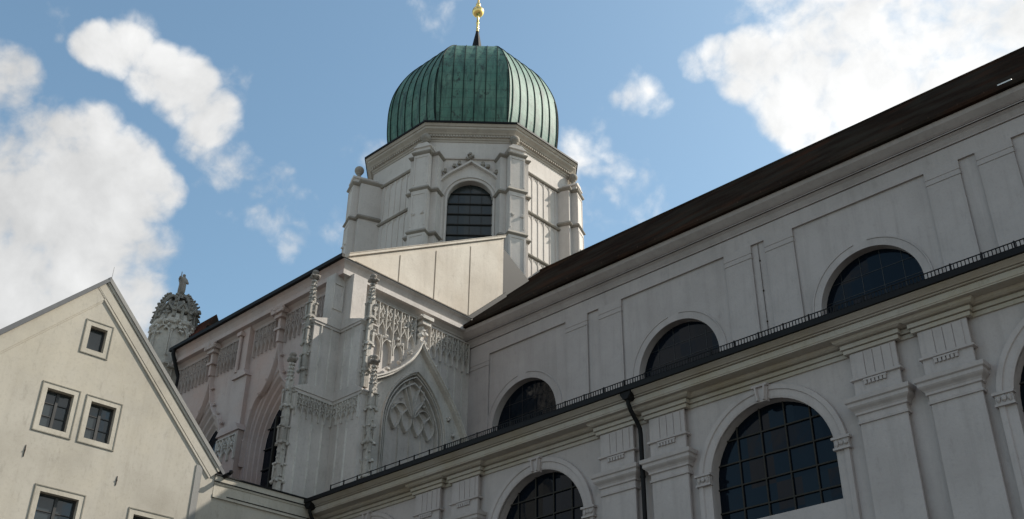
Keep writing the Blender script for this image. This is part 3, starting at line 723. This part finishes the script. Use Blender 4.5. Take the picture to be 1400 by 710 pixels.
gw.prism([(26.55, 27.4), (37.0, 27.4), (37.0, 33.98), (26.55, 28.12)], -.4, 0, TW)
gwo = gw.build('roof_gable_wall', M_gable, trans)
top = lambda u: 28.12 + (u - 26.55) * (33.98 - 28.12) / 10.45
pl = MB(); us = [26.9, 29.62, 31.98, 34.42, 36.62]
for a, b in zip(us[:-1], us[1:]):
    a2, b2 = a + .045, b - .045
    pl.prism([(a2, max(28.05, 0)), (b2, 28.05), (b2, top(b2) - .28), (a2, max(top(a2) - .28, 28.06))], .002, .05, TW)
pl.build('panel', M_gable, gwo)
cp = MB(); cp.prism([(26.5, 28.10), (37.06, 34.0), (37.06, 34.14), (26.5, 28.24)], -.5, .12, TW); cp.prism([(26.5, 28.242), (37.06, 34.142), (37.06, 34.17), (26.5, 28.27)], -.52, .15, TW)
cp.build('coping', M_gable, gwo)

# ================================================================== TOWER
TX, TY = -44.33, 42.0
tower = thing('dome_tower', (TX, TY, 0), 'octagonal white crossing tower with ball-topped buttresses under a green copper onion dome', 'tower')
def octp(Rr): return [(TX + Rr * math.cos(R(22.5 + 45 * k)), TY + Rr * math.sin(R(22.5 + 45 * k))) for k in range(8)]
RW = 6.85; AP = RW * math.cos(R(22.5))
def fface(ang, ap=AP):
    n = (math.cos(R(ang)), math.sin(R(ang))); t = (-n[1], n[0])
    return lambda u, v, w: (TX + n[0] * (ap + w) + t[0] * u, TY + n[1] * (ap + w) + t[1] * u, v)
side = RW * math.sin(R(22.5))
DIAG = (-45, 45, 135, -135)
WC, WHW, WSP = .1, 1.38, 38.45
mb = MB()
for k in range(8):
    ang = k * 45 - 180 + 45; ang = (ang + 180) % 360 - 180
    hol = [arch(WC, WSP, WHW, 20, 30)] if ang in DIAG else []
    mb.wall([(-side, 15), (side, 15), (side, 43.2), (-side, 43.2)], hol, .45, fface(ang))
mb.build('shaft_wall', M_tower, tower)
cs = MB()
cs.sweep(octp(RW), [(.1, 42.72), (-.04, 42.72), (-.06, 42.84), (-.12, 42.88), (-.12, 43.0), (-.17, 43.01), (-.17, 43.16), (-.24, 43.2), (-.30, 43.3), (-.42, 43.42), (-.46, 43.46), (-.46, 43.6), (-.52, 43.62), (-.57, 43.74), (-.60, 43.78), (.1, 43.8)], closed=True)
for k in range(8):
    fr = fface(k * 45)
    u = -side + .1
    while u < side - .1: cs.box((u, 43.02, .165), (u + .09, 43.14, .25), fr); u += .18
cso = cs.build('cornice', M_tcorn, tower)
el = MB(); el.sweep(octp(RW + .60 / math.cos(R(22.5)) * 1.02), [(.8, 43.79), (-.05, 43.79), (-.05, 43.92), (.8, 43.95)], closed=True); el.build('eaves_sheet', M_metal, cso)
for ang in DIAG:
    fr = fface(ang); w = MB()
    w.sweep(arch(WC, WSP, WHW, 24, 30), [(0, -.02), (0, .03), (.05, .06), (.12, .06), (.14, -.02), (.2, -.02), (.22, .08), (.36, .08), (.38, 0)], fr)
    o = w.build('window', M_tower, tower)
    p = MB(); p.prism(arch(WC, WSP, WHW + .05, 20, 29.9), -.47, -.455, fr); p.build('pane', M_glass_tower, o)
    b = MB(); v = 31.0
    while v < WSP + WHW - .1:
        half = WHW if v < WSP else math.sqrt(WHW ** 2 - (v - WSP) ** 2); b.box((WC - half, v - .035, -.44), (WC + half, v + .035, -.37), fr); v += .74
    for t in (-.7, 0, .7): b.box((WC + t - .015, 30, -.452), (WC + t + .015, WSP + math.sqrt(WHW ** 2 - t * t), -.42), fr)
    b.build('glazing_bar', M_lead, o)
    h = MB()
    for s_g in (-1, 1):
        P = bez((WC + s_g * 2.0, 39.4), (WC + s_g * 1.7, 40.2), (WC + s_g * .8, 40.55), (WC, 41.2), 8)
        h.rib(P, .2, .24, fr, .6)
        for i in (1, 3, 5, 6): 
            c = fr(P[i][0] + s_g * .12, P[i][1] + .2, .2)
            h.blob(c, .16, .45, 1); h.blob((c[0], c[1], c[2] + .13), .11, .45, 1)
    for k in range(6): h.blob(fr(WC + rnd.uniform(-.25, .25), 41.3 + rnd.uniform(0, .4), .2), .14, .45, 1)
    h.sweep([(-side + .5, 41.4), (side - .5, 41.4)], [(0, 0), (0, .1), (.08, .12), (.14, 0)], fr)
    h.build('ogee_hood', [M_tower, M_string], o)
for ang in (0, 90, 180, -90):
    fr = fface(ang); m = MB()
    for z in (41.15, 38.25, 35.2):
        m.sweep([(-side + .4, z), (side - .4, z)], [(0, 0), (-.02, .10), (.06, .15), (.12, .15), (.22, .0)], fr, mi=1)
    for z0, z1 in ((38.5, 41.1), (35.45, 38.2), (31, 35.15)):
        n = 7
        for i in range(n + 1):
            u = -side + .75 + i * (2 * side - 1.5) / n; m.rib([(u, z0), (u, z1)], .12, .045, fr, .7)
        for i in range(n):
            u = -side + .75 + (i + .5) * (2 * side - 1.5) / n; hw = (2 * side - 1.5) / n / 2
            m.rib(parch(u, z1 - .42, hw - .03, .34, 5), .06, .035, fr)
    m.build('blind_panelling', [M_tower, M_string], tower)
def tower_buttress(ang=-22.5, RE=7.62):
    fr = fface(ang, 0); m = MB(); hw = .53
    def stage(z0, z1, re, h_): m.box((-h_, z0, 5.8), (h_, z1, re), fr)
    stage(15, 35.6, RE + .12, hw + .03); stage(35.6, 38.7, RE + .04, hw); stage(38.7, 41.45, RE, hw - .02)
    for s_g in (-1, 1): m.box((s_g * (hw + .2) - .2, 15, 5.8), (s_g * (hw + .2) + .2, 41.2, RE - .42), fr)
    for z, re in ((35.55, RE + .12), (38.65, RE + .04)):
        plan = [(-hw - .45, 6.2), (-hw - .45, RE - .38), (-hw - .02, RE - .38), (-hw - .02, re), (hw + .02, re), (hw + .02, RE - .38), (hw + .45, RE - .38), (hw + .45, 6.2)]
        m.sweep(plan, [(0, z - .10), (.03, z - .08), (.11, z), (.11, z + .04), (0, z + .2)], lambda u, v, w: fr(u, w, v), mi=1)
    plan = [(-hw - .4, 6.2), (-hw - .4, RE - .4), (-hw, RE - .4), (-hw, RE), (hw, RE), (hw, RE - .4), (hw + .4, RE - .4), (hw + .4, 6.2)]
    m.sweep(plan, [(0, 41.2), (.08, 41.28), (.12, 41.34), (.12, 41.42), (0, 41.5)], lambda u, v, w: fr(u, w, v), mi=1)
    m.box((-.48, 41.45, 6.2), (.48, 41.85, RE - .05), fr)
    m.sweep([(-.48, 6.4), (-.48, RE - .05), (.48, RE - .05), (.48, 6.4)], [(0, 41.72), (.09, 41.78), (.09, 41.86), (-.05, 41.9)], lambda u, v, w: fr(u, w, v))
    m.prism([(-.53, 41.87), (.53, 41.87), (.3, 42.1), (-.3, 42.1)], 6.6, RE, lambda u, v, w: fr(u, v, w))
    for zz0, zz1 in ((31, 35.3), (36.0, 38.3), (39.0, 41.05)):                    # sunk panels: raised frame strips
        for t in (-hw + .09, hw - .09): m.rib([(t, zz0), (t, zz1)], .10, .03, lambda u, v, w: fr(u, v, w + RE - .0 + (.04 if zz0 < 38.5 else 0) + (.08 if zz0 < 35 else 0)), .8)
        m.rib([(-hw + .09, zz1), (hw - .09, zz1)], .10, .03, lambda u, v, w: fr(u, v, w + RE + (.04 if zz0 < 38.5 else 0) + (.08 if zz0 < 35 else 0)), .8)
    for z in (36.9,):
        for t in (-.3, .3): m.blob(fr(t, z, RE + .05), .13, .4)
    o = m.build('buttress', [M_tower, M_string], tower)
    b = MB(); c = fr(0, 0, RE - .42); c = (c[0], c[1], 42.08)
    b.lathe(c, [(.26, 0), (.28, .06), (.17, .12), (.11, .3), (.14, .36), (.20, .40)] + [(.31 * math.sin(a), .67 - .31 * math.cos(a)) for a in [R(36 + 144 * i / 10) for i in range(11)]], 16)
    b.build('ball_finial', M_string, o)
    return o
tb = tower_buttress()
for k in range(1, 8):
    if k != 6: dup_rot(tb, R(45 * k))
tower_buttress(-112.5, 8.25)
# dome: eight curved facets with standing seams
PROF = [(5.72, 43.85), (5.86, 44.4), (6.04, 45.2), (6.17, 46.1), (6.22, 47.0), (6.22, 47.9), (6.14, 48.8), (5.95, 49.7), (5.62, 50.6), (5.15, 51.55), (4.55, 52.45), (3.85, 53.2), (2.95, 53.8), (1.95, 54.25), (1.15, 54.7), (.6, 55.2), (.3, 55.5)]
def catmull(P, k=3):
    o = []
    for i in range(len(P) - 1):
        p0, p1, p2, p3 = P[max(i - 1, 0)], P[i], P[i + 1], P[min(i + 2, len(P) - 1)]
        for j in range(k):
            t = j / k
            o.append(tuple(.5 * ((2 * p1[d]) + (-p0[d] + p2[d]) * t + (2 * p0[d] - 5 * p1[d] + 4 * p2[d] - p3[d]) * t * t + (-p0[d] + 3 * p1[d] - 3 * p2[d] + p3[d]) * t ** 3) for d in (0, 1)))
    return o + [P[-1]]
PR = catmull(PROF)
dm = MB(); NS = 6
for k in range(8):
    n = (math.cos(R(45 * k)), math.sin(R(45 * k))); t = (-n[1], n[0])
    vs = []
    for r_, z in PR:
        ap, hw = r_ * math.cos(R(22.5)), r_ * math.sin(R(22.5))
        for i in range(NS + 1):
            u = -hw + 2 * hw * i / NS; vs.append((TX + n[0] * ap + t[0] * u, TY + n[1] * ap + t[1] * u, z))
    q = NS + 1
    dm.add(vs, [(a * q + i, a * q + i + 1, (a + 1) * q + i + 1, (a + 1) * q + i) for a in range(len(PR) - 1) for i in range(NS)], 0, True)
    for j in range(-3, 4):                                      # upright seams at even spacing, cut off by the hips
        u = j * .72 + .1
        S = [(r_ * math.cos(R(22.5)), z) for r_, z in PR if abs(u) < r_ * math.sin(R(22.5)) - .03 and z < 54.5]
        if len(S) > 2:
            vs = []
            for ap, z in S:
                for du, dw in ((-.024, -.02), (-.02, .05), (.02, .05), (.024, -.02)):
                    vs.append((TX + n[0] * (ap + dw) + t[0] * (u + du), TY + n[1] * (ap + dw) + t[1] * (u + du), z + dw * .3))
            dm.add(vs, [(a * 4 + i, a * 4 + i + 1, a * 4 + 5 + i, a * 4 + 4 + i) for a in range(len(S) - 1) for i in range(3)], 1)
for k in range(8):
    a = R(22.5 + 45 * k); dm.tube([(TX + (r_ + .01) * math.cos(a), TY + (r_ + .01) * math.sin(a), z) for r_, z in PR if z < 55], .035, 5, 1)
dome = dm.build('dome', [M_copper, M_seam], tower)
sp = MB(); sp.lathe((TX, TY, 0), [(.6, 55.0), (.42, 55.9), (.28, 56.8), (.12, 57.7), (.1, 57.7)], 8, R(22.5), smooth=False); sp.build('spire_base', M_metal, dome)
fn = MB()
fn.lathe((TX, TY, 0), [(.13, 57.75), (.10, 57.9), (.09, 58.55), (.12, 58.6), (.12, 58.68), (.085, 58.72), (.08, 59.3)]
         + [(.45 * math.sin(a), 59.76 - .45 * math.cos(a)) for a in [R(12 + 156 * i / 16) for i in range(17)]] + [(.12, 60.22), (.19, 60.36), (.19, 60.5), (.09, 60.66), (.07, 61.2), (.06, 62.3), (0, 62.4)], 20)
fn.box((TX - .5, TY - .04, 61.7), (TX + .5, TY + .04, 61.8))
fn.build('gilded_finial', M_gold, dome)

# ================================================================== STAIR TURRET AND STATUE
SX, SY = -52.2, 26.6
tur = thing('stair_turret', (SX, SY, 0), 'small round stone stair turret with a crumbling openwork crown beside the transept', 'turret')
m = MB()
m.lathe((SX, SY, 0), [(1.22, 10), (1.22, 27.0), (1.34, 27.1), (1.34, 27.22), (1.2, 27.3), (1.18, 29.6), (1.3, 29.7), (1.33, 29.85), (1.2, 29.95), (1.12, 30.3)], 8, R(10), smooth=False)
ms = m.build('turret_shaft', M_turret, tur)
nr = MB()
for k in range(8):
    a = R(10 + 22.5 + 45 * k); fr = (lambda a: lambda u, v, w: (SX + math.cos(a) * (1.07 + w) - math.sin(a) * u, SY + math.sin(a) * (1.07 + w) + math.cos(a) * u, v))(a)
    nr.rib(parch(0, 28.9, .44, .6, 6, 27.6), .1, .16, fr); nr.rib([(0, 29.5), (0, 30.0)], .1, .16, fr)
    for q in range(9): nr.blob(fr(rnd.uniform(-.4, .4), rnd.uniform(29.0, 29.8), .15), .11, .4)
    nr.rib([(0, 25.5), (0, 27.2)], .12, .12, fr); nr.box((-.3, 26.9, 0), (.3, 27.15, .3), fr)
    nr.rib([(-.5, 12), (-.5, 27)], .1, .1, fr)
nr.build('niche_arch', M_turret, ms)
cr = MB()
for k in range(8):
    a = R(10 + 45 * k); P = []
    for i in range(9):
        t = i / 8; rr_ = 1.14 * math.cos(t * math.pi / 2 * .92) ** .62; P.append((SX + rr_ * math.cos(a), SY + rr_ * math.sin(a), 30.0 + 1.75 * math.sin(t * math.pi / 2)))
    cr.tube(P, .12, 5, smooth=False)
    for p in P[:-1]: crocket(cr, (p[0] + .14 * math.cos(a), p[1] + .14 * math.sin(a), p[2] + .06), .1)
    a2 = R(10 + 22.5 + 45 * k)
    cr.tube([(SX + 1.16 * math.cos(a), SY + 1.16 * math.sin(a), 30.4), (SX + 1.08 * math.cos(a2), SY + 1.08 * math.sin(a2), 30.95), (SX + 1.16 * math.cos(a + R(45)), SY + 1.16 * math.sin(a + R(45)), 30.4)], .09, 5, smooth=False)
    cr.tube([(SX + 1.16 * math.cos(a2), SY + 1.16 * math.sin(a2), 29.9), (SX + 1.1 * math.cos(a2), SY + 1.1 * math.sin(a2), 30.45), (SX + .9 * math.cos(a2), SY + .9 * math.sin(a2), 31.2)], .09, 5, smooth=False)
    for q in range(5): cr.blob((SX + rnd.uniform(.98, 1.22) * math.cos(a2 + rnd.uniform(-.3, .3)), SY + rnd.uniform(.98, 1.22) * math.sin(a2 + rnd.uniform(-.3, .3)), rnd.uniform(30.0, 30.8)), rnd.uniform(.1, .18), .45)
cr.lathe((SX, SY, 0), [(.5, 31.6), (.35, 31.8), (.25, 31.85), (.22, 32.0), (.3, 32.03), (0, 32.04)], 8)
cr.lathe((SX, SY, 0), [(1.05, 29.9), (.98, 30.5), (.78, 31.0), (.5, 31.4)], 8, R(32), smooth=False)
cr.build('crown', M_crown, tur)
rd = MB(); rd.prism([(26.3, 27.65), (27.7, 30.3), (29.2, 27.65)], -52.2, -49.7, lambda u, v, w: (w, u, v))
rd = rd.build('link_roof', M_redtiles, tur)
# statue: continuous robed figure
sta = thing('stone_statue', (SX, SY, 32.03), 'small weathered stone figure in a long robe standing on the turret crown', 'statue')
sv = [((0, 0, .0), .17), ((0, 0, .25), .17), ((.01, 0, .5), .15), ((.01, 0, .68), .16), ((.0, 0, .82), .13), ((0, 0, .9), .055), ((.0, 0, .96), .075), ((0, 0, 1.06), .07),
      ((-.02, .15, .79), .06), ((.05, .2, .62), .05), ((.14, .1, .6), .045), ((-.02, -.15, .79), .06), ((.06, -.2, .68), .05), ((.16, -.22, .82), .04)]
se = [(0, 1), (1, 2), (2, 3), (3, 4), (4, 5), (5, 6), (6, 7), (4, 8), (8, 9), (9, 10), (4, 11), (11, 12), (12, 13)]
me = bpy.data.meshes.new('figure'); me.from_pydata([p for p, _ in sv], se, [])
fig = bpy.data.objects.new('figure', me); COL.objects.link(fig); fig.parent = sta; fig.scale = (1.45, 1.45, 1.3); me.materials.append(M_dark)
sk = fig.modifiers.new('skin', 'SKIN'); sk.use_smooth_shade = True
for i, (_, r_) in enumerate(sv): me.skin_vertices[0].data[i].radius = (r_, r_)
me.skin_vertices[0].data[0].use_root = True
sb = fig.modifiers.new('sub', 'SUBSURF'); sb.levels = 1; sb.render_levels = 1
stf = MB(); stf.tube([(SX + .2, SY - .25, 32.1), (SX + .17, SY - .26, 33.4)], .025, 6); stf.build('staff', M_dark, sta)

# ================================================================== HOUSE AND COURT WALL
TH = R(3.237)
H0 = Vector((-35.5, 26.0, 0)); HL = Vector((math.sin(TH), math.cos(TH), 0)); HN = Vector((math.cos(TH), -math.sin(TH), 0))
def FH(u, v, w): return tuple(H0 + HL * u + HN * w + Vector((0, 0, v)))
house = thing('gabled_house', FH(-10.6, 0, -5), 'cream plastered house with a steep pointed gable and small framed windows', 'house')
AU, AZ_, EU, EZ_ = -10.6, 21.95, -4.95, 16.05
sl = (AZ_ - EZ_) / (EU - AU); LU = AU - (EU - AU)
ins = .1
WINS = [(-12.03, -10.72, 15.63, 17.39, 2, 3), (-10.42, -9.12, 15.63, 17.37, 2, 3), (-11.05, -10.06, 18.92, 20.2, 1, 1), (-11.45, -9.74, 11.7, 13.78, 2, 3), (-8.06, -6.4, 11.7, 13.75, 2, 3)]
SW = .175
mb = MB()
mb.wall([(LU + .5, 0), (EU - .05, 0), (EU - .05, EZ_ - .15), (AU, AZ_ - .15), (LU + .5, EZ_ + .4)], [[(a + SW, c_ + SW), (b - SW, c_ + SW), (b - SW, d - SW), (a + SW, d - SW)] for a, b, c_, d, _, _ in WINS], .22, FH)
mb.build('wall', M_house, house)
bk = MB(); bk.prism([(LU + .5, 0), (EU - .3, 0), (EU - .3, EZ_ - .3), (AU, AZ_ - .3), (LU + .5, EZ_ + .3)], -11, -.6, FH); bk.build('rear_body', M_house, house)
for a, b, c2, d, nx, ny in WINS:
    f = MB(); A, B, Cc, D = a + SW, b - SW, c2 + SW, d - SW
    fwd = -.2
    for q in ((A, Cc, A + .06, D), (B - .06, Cc, B, D), (A + .06, Cc, B - .06, Cc + .07), (A + .06, D - .06, B - .06, D)): f.box((q[0], q[1], fwd - .08), (q[2], q[3], fwd), FH)
    if nx > 1: f.box(((A + B) / 2 - .05, Cc + .07, fwd - .079), ((A + B) / 2 + .05, D - .06, fwd + .01), FH)
    for j in range(1, ny):
        z = Cc + (D - Cc) * j / ny; f.box((A + .06, z - .015, fwd - .07), (B - .06, z + .015, fwd - .01), FH)
    o = f.build('window', M_frame, house)
    p = MB(); p.box((A, Cc, fwd - .06), (B, D, fwd - .045), FH); p.build('pane', M_glass_house, o)
    s = MB()
    for lo, hi in (((a, d - SW), (b, d)), ((a, c2), (b, c2 + SW)), ((a, c2 + SW), (a + SW, d - SW)), ((b - SW, c2 + SW), (b, d - SW))):
        s.box((lo[0], lo[1], -.02), (hi[0], hi[1], .012), FH)
    s.sweep([(a, c2), (b, c2), (b, d), (a, d)], [(0, 0), (0, .03), (-.035, .03), (-.045, 0)], FH, closed=True, mi=1)
    s.build('surround', [M_trim, M_grime], o)
rh = MB(); NM = math.hypot(1, sl)
ou = lambda t: t
for sg_ in (-1, 1):
    X = lambda u: AU + sg_ * (u - AU)
    e1 = EU + .3; z1 = EZ_ - sl * .3
    rh.prism([(X(AU), AZ_), (X(e1), z1), (X(e1), z1 + (.18 if sg_ > 0 else .3)), (X(AU), AZ_ + .2)], -11.3, .10 if sg_ > 0 else .16, FH)
rho = rh.build('roof', M_zinc, house)
vg = MB()
for sg_ in (-1, 1):
    X = lambda u: AU + sg_ * (u - AU)
    Pt = [(X(AU), AZ_ - .0), (X(EU + .1), EZ_ - sl * .1)]
    if sg_ > 0:
        vg.sweep(Pt, [(-.0, .0), (.0, .08), (-.10, .08), (-.10, .02), (-.14, .02), (-.14, .055), (-.46, .055), (-.46, .02), (-.49, .02), (-.49, .05), (-.56, .05), (-.58, 0)], FH)
        vg.sweep([(u, v + .21) for u, v in Pt], [(0, -.3), (.0, .12), (-.14, .12), (-.14, .1)], FH, mi=1)
    else:
        vg.sweep(list(reversed(Pt)), [(-.0, .0), (.0, .05), (-.5, .05), (-.52, .03), (-.56, .02), (-.58, 0)], FH)
vg.build('verge_moulding', [M_house, M_greyband], house)
dpp = MB(); dpp.box((-5.82, 0, .0), (-5.56, 15.95, .035), FH); dpp.build('grey_band', M_greyband, house)
eg = MB(); eg.tube([FH(EU + .32, EZ_ - .28, .4), FH(EU + .32, EZ_ - .28, -11)], .09, 8); eg.blob(FH(EU + .36, EZ_ - .2, .42), .1, .4); eg.build('eaves_gutter', M_metal, house)
for u, v, dz in ((-12.1, 14.6, .42), (-8.75, 14.42, .34)):
    a = MB(); a.tube([FH(u, v, .012), FH(u + .0, v + dz * .6, .015), FH(u, v + dz, .012)], [.014, .018, .01], 6); a.blob(FH(u, v + dz * .55, .035), .024, .2); a.build('wall_anchor', M_iron, house)
lr_ = MB(); lr_.tube([FH(AU, AZ_ + .1, .2), FH(AU, AZ_ + .6, .2)], .006, 5); lr_.build('lightning_rod', M_iron, house)

cw = thing('court_wall', FH(-2.4, 0, -.3), 'plain cream wall with a moulded coping joining the gabled house to the church aisle', 'wall')
m = MB(); m.box((-5.0, 0, -.5), (.35, 14.9, -.04), FH); m.build('wall_face', M_house, cw)
m = MB()
m.sweep([(-4.98, 0), (.35, 0)], [(-.3, 14.90), (.03, 14.90), (.03, 15.02), (.0, 15.03), (.0, 15.40), (.03, 15.42), (.04, 15.46), (.04, 15.50), (.05, 15.52), (.05, 15.74), (-.3, 15.75)], lambda u, v, w: FH(u, w, v))
m.build('moulded_band', M_trim, cw)
m = MB(); m.box((-5.0, 15.75, -.55), (.35, 15.80, .10), FH); m.box((-4.98, 15.49, .0), (.35, 15.53, .065), FH); m.box((-4.4, 15.0, .0), (.35, 15.035, .045), FH); m.build('coping', M_metal, cw)  # metal coping; the two lower dark strips stand in for moulding shadow lines
